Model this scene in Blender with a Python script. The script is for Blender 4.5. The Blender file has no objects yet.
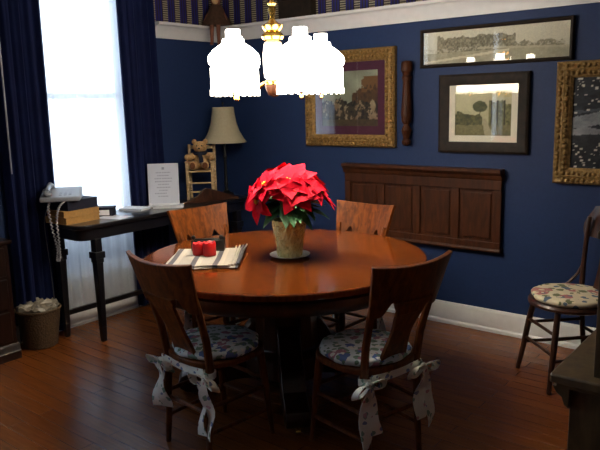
import bpy, bmesh, math, random
from mathutils import Vector, Matrix, Euler
PI = math.pi
scene = bpy.context.scene
COL = scene.collection
random.seed(7)

# ------------------------------------------------------------------ helpers
def lin(c):
    return tuple(((x / 255.0) / 12.92) if x / 255.0 <= 0.04045 else (((x / 255.0) + 0.055) / 1.055) ** 2.4 for x in c)

class MB:
    def __init__(self):
        self.v = []; self.f = []; self.c = []
    def add(self, verts, faces):
        o = len(self.v)
        self.v += [tuple(p) for p in verts]
        self.f += [tuple(i + o for i in f) for f in faces]
        return self
    def xf(self, M, start=0):
        for i in range(start, len(self.v)):
            self.v[i] = tuple(M @ Vector(self.v[i]))
        return self
    def box(self, x0, y0, z0, x1, y1, z1):
        v = [(x0,y0,z0),(x1,y0,z0),(x1,y1,z0),(x0,y1,z0),(x0,y0,z1),(x1,y0,z1),(x1,y1,z1),(x0,y1,z1)]
        f = [(0,3,2,1),(4,5,6,7),(0,1,5,4),(1,2,6,5),(2,3,7,6),(3,0,4,7)]
        return self.add(v, f)
    def lathe(self, prof, n=24, cx=0, cy=0, cap=True):
        v = []; f = []
        for r, z in prof:
            for k in range(n):
                a = 2 * PI * k / n
                v.append((cx + r * math.cos(a), cy + r * math.sin(a), z))
        m = len(prof)
        for i in range(m - 1):
            for k in range(n):
                k2 = (k + 1) % n
                f.append((i*n+k, i*n+k2, (i+1)*n+k2, (i+1)*n+k))
        if cap:
            f.append(tuple(reversed(range(n))))
            f.append(tuple((m-1)*n + k for k in range(n)))
        return self.add(v, f)
    def tube(self, pts, rad, n=8, cap=True):
        pts = [Vector(p) for p in pts]
        if not isinstance(rad, (list, tuple)): rad = [rad] * len(pts)
        v = []; f = []
        up = Vector((0, 0, 1))
        prev = None
        for i, p in enumerate(pts):
            d = (pts[min(i+1, len(pts)-1)] - pts[max(i-1, 0)])
            if d.length < 1e-9: d = Vector((0,0,1))
            d.normalize()
            if prev is None:
                ref = Vector((0,1,0)) if abs(d.z) > .8 else up
                a = d.cross(ref).normalized()
            else:
                a = (prev - d * prev.dot(d)).normalized()
            prev = a
            b = d.cross(a)
            for k in range(n):
                t = 2 * PI * k / n + PI / n
                v.append(p + (a * math.cos(t) + b * math.sin(t)) * rad[i])
        for i in range(len(pts) - 1):
            for k in range(n):
                k2 = (k + 1) % n
                f.append((i*n+k, i*n+k2, (i+1)*n+k2, (i+1)*n+k))
        if cap:
            f.append(tuple(reversed(range(n))))
            f.append(tuple((len(pts)-1)*n + k for k in range(n)))
        return self.add(v, f)
    def prism(self, poly, z0, z1, M=None):
        n = len(poly); s = len(self.v)
        v = [(x, y, z0) for x, y in poly] + [(x, y, z1) for x, y in poly]
        f = [tuple(reversed(range(n))), tuple(range(n, 2*n))]
        for k in range(n):
            k2 = (k+1) % n
            f.append((k, k2, n+k2, n+k))
        self.add(v, f)
        if M is not None: self.xf(M, s)
        return self
    def ell(self, c, r, n=12, m=8, M=None):
        s = len(self.v); v = []; f = []
        for i in range(1, m):
            t = PI * i / m
            for k in range(n):
                a = 2*PI*k/n
                v.append((r[0]*math.sin(t)*math.cos(a), r[1]*math.sin(t)*math.sin(a), r[2]*math.cos(t)))
        v.append((0,0,r[2])); v.append((0,0,-r[2]))
        T, B = len(v)-2, len(v)-1
        for i in range(m-2):
            for k in range(n):
                k2=(k+1)%n
                f.append((i*n+k, (i+1)*n+k, (i+1)*n+k2, i*n+k2))
        for k in range(n):
            k2=(k+1)%n
            f.append((T, k, k2)); f.append((B, (m-2)*n+k2, (m-2)*n+k))
        self.add(v, f)
        if M is not None: self.xf(M, s)
        self.xf(Matrix.Translation(Vector(c)), s)
        return self
    def shell(self, P, nu, nv, th, closed=False):
        """thick curved plate: P(u,v)->(point, normal), u,v in 0..1"""
        v = []; f = []
        for side in (.5, -.5):
            for j in range(nv+1):
                for i in range(nu+1):
                    p, nrm = P(i/nu, j/nv)
                    v.append(Vector(p) + Vector(nrm) * th * side)
        w = nu+1; off = w*(nv+1)
        for j in range(nv):
            for i in range(nu):
                a = j*w+i
                f.append((a, a+1, a+w+1, a+w))
                f.append((off+a, off+a+w, off+a+w+1, off+a+1))
        for i in range(nu):
            f.append((i, off+i, off+i+1, i+1))
            a = nv*w+i
            f.append((a, a+1, off+a+1, off+a))
        for j in range(nv):
            a = j*w
            f.append((a, a+w, off+a+w, off+a))
            a = j*w+nu
            f.append((a, off+a, off+a+w, a+w))
        return self.add(v, f)
    def ribbon(self, pts, wdir, w, th=.003):
        pts = [Vector(p) for p in pts]; n = len(pts)-1
        def P(u, v):
            i = min(int(round(u*n)), n)
            d = (pts[min(i+1,n)] - pts[max(i-1,0)]).normalized()
            wd = Vector(wdir[i] if isinstance(wdir, list) else wdir).normalized()
            ww = w[i] if isinstance(w, list) else w
            nr = d.cross(wd)
            if nr.length < 1e-6: nr = Vector((0,0,1))
            return pts[i] + wd*ww*(v-.5), nr.normalized()
        return self.shell(P, n, 2, th)

def obj(name, mb, mat, parent=None, smooth=35, bevel=0, seg=2, sub=0, colors=None):
    me = bpy.data.meshes.new(name)
    me.from_pydata(mb.v, [], mb.f)
    bm = bmesh.new(); bm.from_mesh(me)
    bmesh.ops.recalc_face_normals(bm, faces=bm.faces)
    bm.to_mesh(me); bm.free()
    if colors:
        at = me.color_attributes.new('paint', 'FLOAT_COLOR', 'POINT')
        for i, c in enumerate(colors):
            at.data[i].color = (c[0], c[1], c[2], 1)
    if mat: me.materials.append(mat)
    if smooth:
        me.polygons.foreach_set('use_smooth', [True]*len(me.polygons))
        me.set_sharp_from_angle(angle=math.radians(smooth))
    o = bpy.data.objects.new(name, me); COL.objects.link(o)
    if parent: o.parent = parent
    if bevel:
        m = o.modifiers.new('bevel', 'BEVEL'); m.width = bevel; m.segments = seg; m.limit_method = 'ANGLE'; m.angle_limit = math.radians(40)
    if sub:
        m = o.modifiers.new('sub', 'SUBSURF'); m.levels = sub; m.render_levels = sub
    return o

def thing(name, label, cat, loc=(0,0,0), rz=0, group=None):
    o = bpy.data.objects.new(name, None); COL.objects.link(o)
    o.empty_display_size = .1
    o.location = loc; o.rotation_euler = (0, 0, rz)
    return tag(o, label, cat, group)

def tag(o, label, cat, group=None, kind=None):
    o['label'] = label; o['category'] = cat
    if group: o['group'] = group
    if kind: o['kind'] = kind
    return o

def struct(name, mb, mat, **k):
    o = obj(name, mb, mat, **k)
    if not k.get('parent'): o['kind'] = 'structure'
    return o

def copy_tree(o, parent=None):
    c = o.copy(); COL.objects.link(c)
    if parent: c.parent = parent
    for ch in [x for x in COL.objects if x.parent == o]:
        copy_tree(ch, c)
    return c

# ------------------------------------------------------------------ materials
def mat_base(name):
    m = bpy.data.materials.new(name); m.use_nodes = True
    nt = m.node_tree; b = nt.nodes['Principled BSDF']
    return m, nt, b

def N(nt, t, **k):
    n = nt.nodes.new(t)
    for a, v in k.items():
        if a in n.inputs.keys() if hasattr(n.inputs, 'keys') else False: n.inputs[a].default_value = v
        else: setattr(n, a, v)
    return n

def plain(name, rgb, rough=.5, metal=0, noise=.12, scale=20, bump=0, coat=0, spec=.5):
    m, nt, b = mat_base(name)
    tc = N(nt, 'ShaderNodeTexCoord'); no = N(nt, 'ShaderNodeTexNoise'); no.inputs['Scale'].default_value = scale; no.inputs['Detail'].default_value = 4
    nt.links.new(tc.outputs['Object'], no.inputs['Vector'])
    r = N(nt, 'ShaderNodeValToRGB')
    c = lin(rgb)
    r.color_ramp.elements[0].color = tuple(x*(1-noise) for x in c)+(1,); r.color_ramp.elements[1].color = tuple(min(1, x*(1+noise)) for x in c)+(1,)
    r.color_ramp.elements[0].position = .3; r.color_ramp.elements[1].position = .7
    nt.links.new(no.outputs['Fac'], r.inputs['Fac']); nt.links.new(r.outputs['Color'], b.inputs['Base Color'])
    b.inputs['Roughness'].default_value = rough; b.inputs['Metallic'].default_value = metal
    b.inputs['Coat Weight'].default_value = coat; b.inputs['Coat Roughness'].default_value = .12
    b.inputs['Specular IOR Level'].default_value = spec
    if bump:
        bp = N(nt, 'ShaderNodeBump'); bp.inputs['Strength'].default_value = bump; bp.inputs['Distance'].default_value = .01
        nt.links.new(no.outputs['Fac'], bp.inputs['Height']); nt.links.new(bp.outputs['Normal'], b.inputs['Normal'])
    return m

def wood(name, dark, light, scale=(1.5, 14, 14), rough=.35, coat=.3, spec=.5):
    m, nt, b = mat_base(name)
    tc = N(nt, 'ShaderNodeTexCoord'); mp = N(nt, 'ShaderNodeMapping'); mp.inputs['Scale'].default_value = scale
    nt.links.new(tc.outputs['Object'], mp.inputs['Vector'])
    no = N(nt, 'ShaderNodeTexNoise'); no.inputs['Scale'].default_value = 3; no.inputs['Detail'].default_value = 6; no.inputs['Distortion'].default_value = .6
    nt.links.new(mp.outputs['Vector'], no.inputs['Vector'])
    r = N(nt, 'ShaderNodeValToRGB'); r.color_ramp.elements[0].color = lin(dark)+(1,); r.color_ramp.elements[1].color = lin(light)+(1,)
    r.color_ramp.elements[0].position = .33; r.color_ramp.elements[1].position = .68
    nt.links.new(no.outputs['Fac'], r.inputs['Fac']); nt.links.new(r.outputs['Color'], b.inputs['Base Color'])
    b.inputs['Roughness'].default_value = rough; b.inputs['Coat Weight'].default_value = coat; b.inputs['Coat Roughness'].default_value = .1
    b.inputs['Specular IOR Level'].default_value = spec
    return m

def painted(name, rough=.6):
    m, nt, b = mat_base(name)
    a = N(nt, 'ShaderNodeVertexColor'); a.layer_name = 'paint'
    nt.links.new(a.outputs['Color'], b.inputs['Base Color']); b.inputs['Roughness'].default_value = rough
    return m

def floral(name, base, spots, scale=16, rough=.85):
    """cloth printed with blotchy flowers"""
    m, nt, b = mat_base(name)
    tc = N(nt, 'ShaderNodeTexCoord')
    no = N(nt, 'ShaderNodeTexNoise'); no.inputs['Scale'].default_value = 30
    nt.links.new(tc.outputs['Object'], no.inputs['Vector'])
    mx = N(nt, 'ShaderNodeVectorMath', operation='MULTIPLY_ADD')
    nt.links.new(no.outputs['Color'], mx.inputs[0]); mx.inputs[1].default_value = (.03,.03,.03); nt.links.new(tc.outputs['Object'], mx.inputs[2])
    prev = None
    colr = N(nt, 'ShaderNodeRGB'); colr.outputs[0].default_value = lin(base)+(1,)
    prev = colr.outputs[0]
    for i, (c, sc, th) in enumerate(spots):
        vo = N(nt, 'ShaderNodeTexVoronoi'); vo.inputs['Scale'].default_value = sc
        mp = N(nt, 'ShaderNodeMapping'); mp.inputs['Location'].default_value = (i*3.7, i*1.9, i*.37)
        nt.links.new(mx.outputs[0], mp.inputs['Vector']); nt.links.new(mp.outputs['Vector'], vo.inputs['Vector'])
        lt = N(nt, 'ShaderNodeMath', operation='LESS_THAN'); lt.inputs[1].default_value = th
        nt.links.new(vo.outputs['Distance'], lt.inputs[0])
        mc = N(nt, 'ShaderNodeMix', data_type='RGBA')
        nt.links.new(lt.outputs[0], mc.inputs[0]); nt.links.new(prev, mc.inputs[6]); mc.inputs[7].default_value = lin(c)+(1,)
        prev = mc.outputs[2]
    nt.links.new(prev, b.inputs['Base Color']); b.inputs['Roughness'].default_value = rough
    return m

def floor_mat():
    m, nt, b = mat_base('oak_floor')
    tc = N(nt, 'ShaderNodeTexCoord')
    br = N(nt, 'ShaderNodeTexBrick'); br.inputs['Scale'].default_value = 1; br.offset = .37
    br.inputs['Brick Width'].default_value = 1.3; br.inputs['Row Height'].default_value = .082; br.inputs['Mortar Size'].default_value = .0016
    br.inputs['Color1'].default_value = lin((128,70,28))+(1,); br.inputs['Color2'].default_value = lin((116,62,25))+(1,); br.inputs['Mortar'].default_value = lin((66,34,14))+(1,)
    nt.links.new(tc.outputs['Object'], br.inputs['Vector'])
    mp = N(nt, 'ShaderNodeMapping'); mp.inputs['Scale'].default_value = (1.2, 16, 1)
    nt.links.new(tc.outputs['Object'], mp.inputs['Vector'])
    no = N(nt, 'ShaderNodeTexNoise'); no.inputs['Scale'].default_value = 4; no.inputs['Detail'].default_value = 6
    nt.links.new(mp.outputs['Vector'], no.inputs['Vector'])
    mx = N(nt, 'ShaderNodeMix', data_type='RGBA', blend_type='OVERLAY'); mx.inputs[0].default_value = .5
    nt.links.new(br.outputs['Color'], mx.inputs[6]); nt.links.new(no.outputs['Fac'], mx.inputs[7])
    nt.links.new(mx.outputs[2], b.inputs['Base Color'])
    b.inputs['Roughness'].default_value = .25
    b.inputs['Specular IOR Level'].default_value = .38
    bp = N(nt, 'ShaderNodeBump'); bp.inputs['Strength'].default_value = .12; bp.inputs['Distance'].default_value = .01
    nt.links.new(no.outputs['Fac'], bp.inputs['Height']); nt.links.new(bp.outputs['Normal'], b.inputs['Normal'])
    return m

WALL_RGB = (34, 53, 94)
def wall_mat(name, axis):
    """navy paint up to the plate rail, striped paper above it"""
    m, nt, b = mat_base(name)
    tc = N(nt, 'ShaderNodeTexCoord'); sp = N(nt, 'ShaderNodeSeparateXYZ'); nt.links.new(tc.outputs['Object'], sp.inputs[0])
    def M(op, a, bb=None, c=None):
        n = N(nt, 'ShaderNodeMath', operation=op)
        for i, x in enumerate((a, bb, c)):
            if x is None: continue
            if isinstance(x, (int, float)): n.inputs[i].default_value = x
            else: nt.links.new(x, n.inputs[i])
        return n.outputs[0]
    def MIX(f, a, bb):
        n = N(nt, 'ShaderNodeMix', data_type='RGBA')
        nt.links.new(f, n.inputs[0])
        for i, x in ((6, a), (7, bb)):
            if isinstance(x, tuple): n.inputs[i].default_value = lin(x)+(1,)
            else: nt.links.new(x, n.inputs[i])
        return n.outputs[2]
    no = N(nt, 'ShaderNodeTexNoise'); no.inputs['Scale'].default_value = 60; nt.links.new(tc.outputs['Object'], no.inputs['Vector'])
    q = M('FRACT', M('DIVIDE', sp.outputs[axis], .125))
    fine = M('FRACT', M('DIVIDE', sp.outputs[axis], .0125))
    zz = M('FRACT', M('DIVIDE', sp.outputs[2], .0165))
    beige = M('GREATER_THAN', q, .60)
    hatch = MIX(M('GREATER_THAN', zz, .5), (58, 52, 48), (178, 168, 138))
    hatch = MIX(M('MULTIPLY', M('GREATER_THAN', fine, .8), .6), hatch, (60, 55, 55))
    blue = MIX(M('GREATER_THAN', M('FRACT', M('MULTIPLY', q, 5.0)), .55), (38, 36, 110), (44, 36, 48))
    paper = MIX(beige, blue, hatch)
    up = M('GREATER_THAN', sp.outputs[2], 2.15)
    var = MIX(no.outputs['Fac'], tuple(int(x*.94) for x in WALL_RGB), tuple(int(x*1.06) for x in WALL_RGB))
    nt.links.new(MIX(up, var, paper), b.inputs['Base Color'])
    b.inputs['Roughness'].default_value = .55; b.inputs['Specular IOR Level'].default_value = .3
    bp = N(nt, 'ShaderNodeBump'); bp.inputs['Strength'].default_value = .06; bp.inputs['Distance'].default_value = .003
    nt.links.new(no.outputs['Fac'], bp.inputs['Height']); nt.links.new(bp.outputs['Normal'], b.inputs['Normal'])
    return m

def glass_mat(name, rough=0.0, refl=1.0):
    m = bpy.data.materials.new(name); m.use_nodes = True; nt = m.node_tree
    nt.nodes.clear()
    out = N(nt, 'ShaderNodeOutputMaterial'); tr = N(nt, 'ShaderNodeBsdfTransparent'); gl = N(nt, 'ShaderNodeBsdfGlossy'); gl.inputs['Roughness'].default_value = rough
    fr = N(nt, 'ShaderNodeFresnel'); fr.inputs['IOR'].default_value = 1.5
    mu = N(nt, 'ShaderNodeMath', operation='MULTIPLY'); mu.inputs[1].default_value = refl
    nt.links.new(fr.outputs[0], mu.inputs[0])
    mi = N(nt, 'ShaderNodeMixShader'); nt.links.new(mu.outputs[0], mi.inputs[0]); nt.links.new(tr.outputs[0], mi.inputs[1]); nt.links.new(gl.outputs[0], mi.inputs[2])
    nt.links.new(mi.outputs[0], out.inputs[0])
    return m

def sheer_mat(name):
    m = bpy.data.materials.new(name); m.use_nodes = True; nt = m.node_tree
    nt.nodes.clear()
    out = N(nt, 'ShaderNodeOutputMaterial'); tr = N(nt, 'ShaderNodeBsdfTransparent')
    tl = N(nt, 'ShaderNodeBsdfTranslucent'); df = N(nt, 'ShaderNodeBsdfDiffuse')
    tl.inputs[0].default_value = (.85,.87,.9,1); df.inputs[0].default_value = (.85,.87,.9,1)
    a = N(nt, 'ShaderNodeMixShader'); a.inputs[0].default_value = .5
    nt.links.new(tl.outputs[0], a.inputs[1]); nt.links.new(df.outputs[0], a.inputs[2])
    b = N(nt, 'ShaderNodeMixShader'); b.inputs[0].default_value = .55
    nt.links.new(tr.outputs[0], b.inputs[1]); nt.links.new(a.outputs[0], b.inputs[2])
    nt.links.new(b.outputs[0], out.inputs[0])
    return m

def emis_mat(name, rgb, strength):
    m, nt, b = mat_base(name)
    b.inputs['Base Color'].default_value = (.9,.86,.78,1)
    b.inputs['Emission Color'].default_value = tuple(rgb)+(1,)
    b.inputs['Emission Strength'].default_value = strength
    b.inputs['Roughness'].default_value = .2
    return m

def stripe_mat(name, a, b_, c, w, axis=0):
    m, nt, b = mat_base(name)
    tc = N(nt, 'ShaderNodeTexCoord'); sp = N(nt, 'ShaderNodeSeparateXYZ'); nt.links.new(tc.outputs['Object'], sp.inputs[0])
    d = N(nt, 'ShaderNodeMath', operation='DIVIDE'); nt.links.new(sp.outputs[axis], d.inputs[0]); d.inputs[1].default_value = w
    f = N(nt, 'ShaderNodeMath', operation='FRACT'); nt.links.new(d.outputs[0], f.inputs[0])
    r = N(nt, 'ShaderNodeValToRGB'); r.color_ramp.interpolation = 'CONSTANT'
    r.color_ramp.elements[0].color = lin(a)+(1,); r.color_ramp.elements[1].color = lin(b_)+(1,); r.color_ramp.elements[1].position = .55
    e = r.color_ramp.elements.new(.78); e.color = lin(c)+(1,)
    nt.links.new(f.outputs[0], r.inputs[0]); nt.links.new(r.outputs[0], b.inputs['Base Color']); b.inputs['Roughness'].default_value = .85
    return m

M = {}
M['floor'] = floor_mat()
M['wall_r'] = wall_mat('navy_wall_across', 0)
M['wall_l'] = wall_mat('navy_wall_along', 1)
M['white'] = plain('white_paint', (226, 225, 225), .45, noise=.03)
M['ceiling'] = plain('ceiling_paint', (200, 195, 185), .8, noise=.03)
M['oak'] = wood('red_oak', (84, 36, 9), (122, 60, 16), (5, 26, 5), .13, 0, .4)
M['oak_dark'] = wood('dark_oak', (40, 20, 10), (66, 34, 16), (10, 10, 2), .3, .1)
M['chair'] = wood('chair_oak', (78, 37, 10), (126, 66, 20), (14, 14, 4), .45, 0, .25)
M['chair_dark'] = wood('bentwood_brown', (48, 28, 20), (78, 46, 30), (10, 10, 3), .35, .3)
M['panel'] = wood('panel_wood', (54, 27, 13), (80, 42, 19), (10, 10, 2), .5, 0, .25)
M['black'] = plain('black_lacquer', (20, 18, 22), .3, noise=.1, coat=.4)
M['blackmetal'] = plain('black_metal', (16, 15, 15), .4, noise=.1)
M['brass'] = plain('brass', (212, 168, 84), .25, 1, .08)
M['gold'] = plain('gilt_plaster', (152, 118, 66), .5, .35, .35, 60, .5)
M['gold2'] = plain('old_gilt', (146, 116, 68), .5, .35, .4, 60, .5)
M['frame_dark'] = wood('dark_frame', (28, 20, 14), (44, 32, 22), (8, 8, 8), .6, 0, .25)
M['curtain'] = plain('navy_velvet', (18, 28, 68), .8, 0, .15, 8, 0, 0, .2)
M['sheer'] = sheer_mat('white_voile')
M['shade_glass'] = emis_mat('lit_white_glass', (1, .93, .80), 17)
M['bead'] = emis_mat('lit_glass_beads', (1, .92, .76), 8)
M['cream'] = plain('cream_glass', (240, 225, 180), .15, noise=.04)
M['glass'] = glass_mat('picture_glass', 0, 1.0)
M['pane'] = glass_mat('window_glass', 0, .6)
M['paint'] = painted('printed_picture')
M['mat_white'] = plain('mount_board', (240, 234, 216), .8, noise=.04)
M['mat_purple'] = plain('plum_mount_board', (88, 40, 64), .8, noise=.08)
M['fl_blue'] = floral('blue_floral_cotton', (222, 236, 242), [((128,160,148),20,.36),((92,120,184),13,.36),((176,128,150),12,.30),((104,140,124),26,.26),((240,242,240),24,.28)])
M['fl_tie'] = floral('floral_cotton_ties', (248, 248, 240), [((140,170,152),24,.30),((130,146,186),20,.2),((206,160,166),17,.16)])
M['fl_cream'] = floral('cream_floral_tapestry', (214, 204, 178), [((112,118,84),17,.38),((176,112,112),10,.36),((92,108,128),14,.28),((226,212,180),22,.26)])
M['red_leaf'] = plain('red_bract', (216, 16, 46), .65, noise=.2, scale=40, spec=.12)
M['green_leaf'] = plain('green_leaf', (74, 130, 78), .45, noise=.3, scale=30)
M['stem'] = plain('stem_green', (70, 90, 40), .6)
M['yellow'] = plain('yellow_bud', (200, 180, 50), .6)
M['foil'] = plain('gold_foil', (255, 250, 178), .24, .7, .15, 70, 1.0)
M['china'] = plain('pale_china', (246, 248, 250), .25, noise=.03)
M['red_candle'] = plain('red_wax', (196, 14, 18), .4, noise=.1)
M['cloth'] = stripe_mat('striped_cloth', (168,160,150), (84,80,88), (180,170,158), .115, 0)
M['wicker'] = plain('wicker', (84, 62, 38), .7, 0, .4, 90, .8)
M['plastic_bag'] = plain('white_plastic', (150, 140, 124), .4, noise=.1)
M['shade_cloth'] = plain('beige_lampshade', (182, 172, 144), .8, noise=.05, scale=60)
M['phone'] = plain('grey_plastic', (150, 154, 162), .35, noise=.05)
M['phone_dark'] = plain('dark_grey_plastic', (60, 64, 72), .4, noise=.05)
M['cord'] = plain('pale_cord', (176, 176, 180), .5, noise=.05)
M['ybook'] = plain('yellow_paper', (182, 138, 78), .7, noise=.12, scale=60)
M['navybook'] = plain('navy_cover', (18, 22, 44), .75, noise=.1)
M['paper'] = plain('white_paper', (226, 226, 230), .6, noise=.02)
M['teddy'] = plain('tan_plush', (196, 156, 106), .9, 0, .3, 120, .6)
M['teddy_paw'] = plain('brown_felt', (112, 66, 38), .9, 0, .2, 90, .3)
M['toywood'] = wood('pale_toy_wood', (176, 146, 104), (214, 186, 144), (6, 6, 20), .5, .1)
M['brown_cloth'] = plain('brown_cloth', (74, 50, 36), .9, 0, .2, 50, .3)
M['skin_cloth'] = plain('doll_skin', (196, 160, 112), .7, noise=.1)
M['pinkcloth'] = plain('pink_brown_cloth', (128, 80, 64), .9, noise=.2)
M['cabinet'] = wood('old_mahogany', (28, 13, 9), (48, 22, 14), (10, 10, 2), .35, .2)
M['olive'] = wood('olive_brown_wood', (66, 52, 34), (96, 78, 52), (10, 10, 3), .4, .15)

# ------------------------------------------------------------------ room (camera at x=y=0; window wall at -x, picture wall at +y)
XL, YR, XR, YB, ZC = -4.20, 4.16, 2.6, -3.2, 2.80
struct('floor', MB().box(XL-.2, YB-.2, -.1, XR+.2, YR+.2, 0), M['floor'], smooth=0)
struct('ceiling', MB().box(XL-.2, YB-.2, ZC, XR+.2, YR+.2, ZC+.1), M['ceiling'], smooth=0)
struct('wall_right', MB().box(XL-.2, YR, 0, XR+.2, YR+.2, ZC), M['wall_r'], smooth=0)
struct('wall_back', MB().box(XL-.2, YB-.2, 0, XR+.2, YB, ZC), M['wall_r'], smooth=0)
struct('wall_far', MB().box(XR, YB, 0, XR+.2, YR, ZC), M['wall_l'], smooth=0)
SILL, HEAD = .335, 2.62
WINS = [(2.42, 3.20), (-.02, .70), (-2.4, -1.72)]
wl = MB()
ys = [YB] + sorted([y for w in WINS for y in w]) + [YR]
for i in range(0, len(ys), 2):
    wl.box(XL-.2, ys[i], 0, XL, ys[i+1], ZC)
for a, b in WINS:
    wl.box(XL-.2, a, 0, XL, b, SILL); wl.box(XL-.2, a, HEAD, XL, b, ZC)
struct('wall_added_blocker', MB().box(XL-.36, YB, -.1, XL-.26, YR, .72), M['white'], smooth=0)  # added unseen low wall outside, keeps sky light off the lower sheer
struct('wall_left', wl, M['wall_l'], smooth=0)
for n, (a, b) in enumerate(WINS, 1):
    m = MB(); t = .045
    x0, x1 = XL-.14, XL-.08
    m.box(x0, a, SILL, x1, a+t, HEAD); m.box(x0, b-t, SILL, x1, b, HEAD); m.box(x0, a+t, SILL, x1, b-t, SILL+t); m.box(x0, a+t, HEAD-t, x1, b-t, HEAD)
    m.box(x0, a+t, 1.62, x1, b-t, 1.66)
    w = struct('window_%d' % n, m, M['white'], smooth=0)
    obj('pane', MB().box(XL-.113, a+t, SILL+t, XL-.107, b-t, HEAD-t), M['pane'], w, smooth=0)
    obj('window_sill', MB().box(XL-.08, a, SILL-.001, XL-.002, b, SILL+.02), M['white'], w, smooth=0)

def extrude_profile(prof, a, b, axis, sign, base):
    """moulding: prof = (out, z); runs a..b along axis"""
    m = MB(); n = len(prof); v = []
    for s in (a, b):
        for o, z in prof:
            v.append((s, base+sign*o, z) if axis == 'x' else (base+sign*o, s, z))
    f = [(i, (i+1) % n, n+(i+1) % n, n+i) for i in range(n)] + [tuple(range(n)), tuple(range(n, 2*n))]
    return m.add(v, f)
RAIL = [(0,2.075),(.014,2.075),(.018,2.095),(.022,2.12),(.04,2.15),(.05,2.165),(.075,2.17),(.08,2.175),(.08,2.192),(0,2.192)]
struct('trim_1', extrude_profile(RAIL, XL, XR, 'x', -1, YR), M['white'], smooth=30)
struct('trim_2', extrude_profile(RAIL, 3.46, YR-.001, 'y', 1, XL), M['white'], smooth=30)
BASE = [(0,0),(.026,0),(.026,.02),(.018,.032),(.018,.13),(.013,.145),(.008,.154),(0,.154)]
struct('baseboard_right', extrude_profile(BASE, XL, XR, 'x', -1, YR), M['white'], smooth=30)
struct('baseboard_left', extrude_profile([(o, z*.78) for o, z in BASE], YB, YR-.03, 'y', 1, XL), M['white'], smooth=30)

# ------------------------------------------------------------------ curtains
def curtain_mb(y0, y1, z0, z1, x, amp, waves, y0b=None, y1b=None, nz=14, th=.004, seed=0):
    rnd = random.Random(seed); ph = rnd.random()*6
    y0b = y0 if y0b is None else y0b; y1b = y1 if y1b is None else y1b
    def P(u, v):
        z = z0 + (z1-z0)*v
        a = y0b + (y0-y0b)*v; b = y1b + (y1-y1b)*v
        w = math.sin(u*waves*2*PI+ph)*amp + math.sin(u*waves*4.3*PI+ph*2+v*1.2)*amp*.35
        return (x + w, a+(b-a)*u, z), (1, 0, 0)
    return MB().shell(P, int(waves*12), nz, th)
def curtain(name, label, cat, group, mb, mat):
    return tag(obj(name, mb, mat, smooth=60), label, cat, group)
curtain('window_curtain', 'dark navy full-length curtain on the left side of the bright window, behind the telephone', 'curtain', None,
        curtain_mb(2.14, 2.50, .02, 2.56, XL+.07, .024, 5, 2.14, 2.48), M['curtain'])
curtain('window_curtain', 'dark navy full-length curtain on the right side of the bright window, behind the white sign', 'curtain', None,
        curtain_mb(3.075, 3.40, .02, 2.56, XL+.07, .024, 5, 3.085, 3.42, seed=3), M['curtain'])
sh = curtain('sheer_curtain', 'white sheer curtain hanging in the window behind the desk', 'curtain', None,
        curtain_mb(2.36, 3.24, .12, 2.56, XL+.024, .008, 9, th=.0015, seed=5), M['sheer'])
obj('hem', curtain_mb(2.36, 3.24, .12, .335, XL+.0262, .008, 9, nz=3, th=.0015, seed=5), M['sheer'], sh, smooth=60)
r = thing('curtain_rod', 'dark rod carrying the navy curtains above the window', 'curtain rod', (XL, 2.8, 2.58))
obj('rod', MB().tube([(.06,-.72,0),(.06,.72,0)], .012), M['blackmetal'], r)
for s in (-1, 1):
    obj('bracket', MB().tube([(.002, s*.66, 0), (.055, s*.66, 0)], .008), M['blackmetal'], r)
    obj('finial', MB().ell((.06, s*.74, 0), (.022,.028,.022)), M['blackmetal'], r)
tag(obj('curtain_wand', MB().tube([(XL+.115,2.17,2.56),(XL+.112,2.165,2.0),(XL+.112,2.16,1.15)], [.006,.006,.004]), M['cord']),
    'thin pale curtain pull wand hanging at the far left beside the navy curtain', 'curtain wand')

# ------------------------------------------------------------------ pictures
def grid_paint(w, h, nu, nv, fn, jit=0, seed=1):
    """upright rectangle in local x/z at y=0 facing -y; fn(u,v)->sRGB 0..255"""
    m = MB(); cols = []; v = []; f = []
    rnd = random.Random(seed)
    for j in range(nv+1):
        for i in range(nu+1):
            u, t = i/nu, j/nv
            v.append((-w/2+w*u, 0, -h/2+h*t))
            c = fn(u, t, rnd)
            if jit: 
                k = 1 + (rnd.random()-.5)*jit
                c = tuple(max(0, min(255, x*k)) for x in c)
            cols.append(lin(c))
    for j in range(nv):
        for i in range(nu):
            a = j*(nu+1)+i
            f.append((a, a+1, a+nu+2, a+nu+1))
    return m.add(v, f), cols

def frame_mb(w, h, fw, prof):
    """mitred frame, outer w x h, moulding width fw; prof = list of (s 0..1 from outer to inner, depth out)"""
    m = MB(); v = []; f = []; n = len(prof)
    for (sx, sz) in ((-1,-1),(1,-1),(1,1),(-1,1)):
        for s, d in prof:
            v.append((sx*(w/2-fw*s), -d, sz*(h/2-fw*s)))
    for k in range(4):
        k2 = (k+1) % 4
        for i in range(n):
            i2 = (i+1) % n
            f.append((k*n+i, k2*n+i, k2*n+i2, k*n+i2))
    return m.add(v, f)

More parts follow.
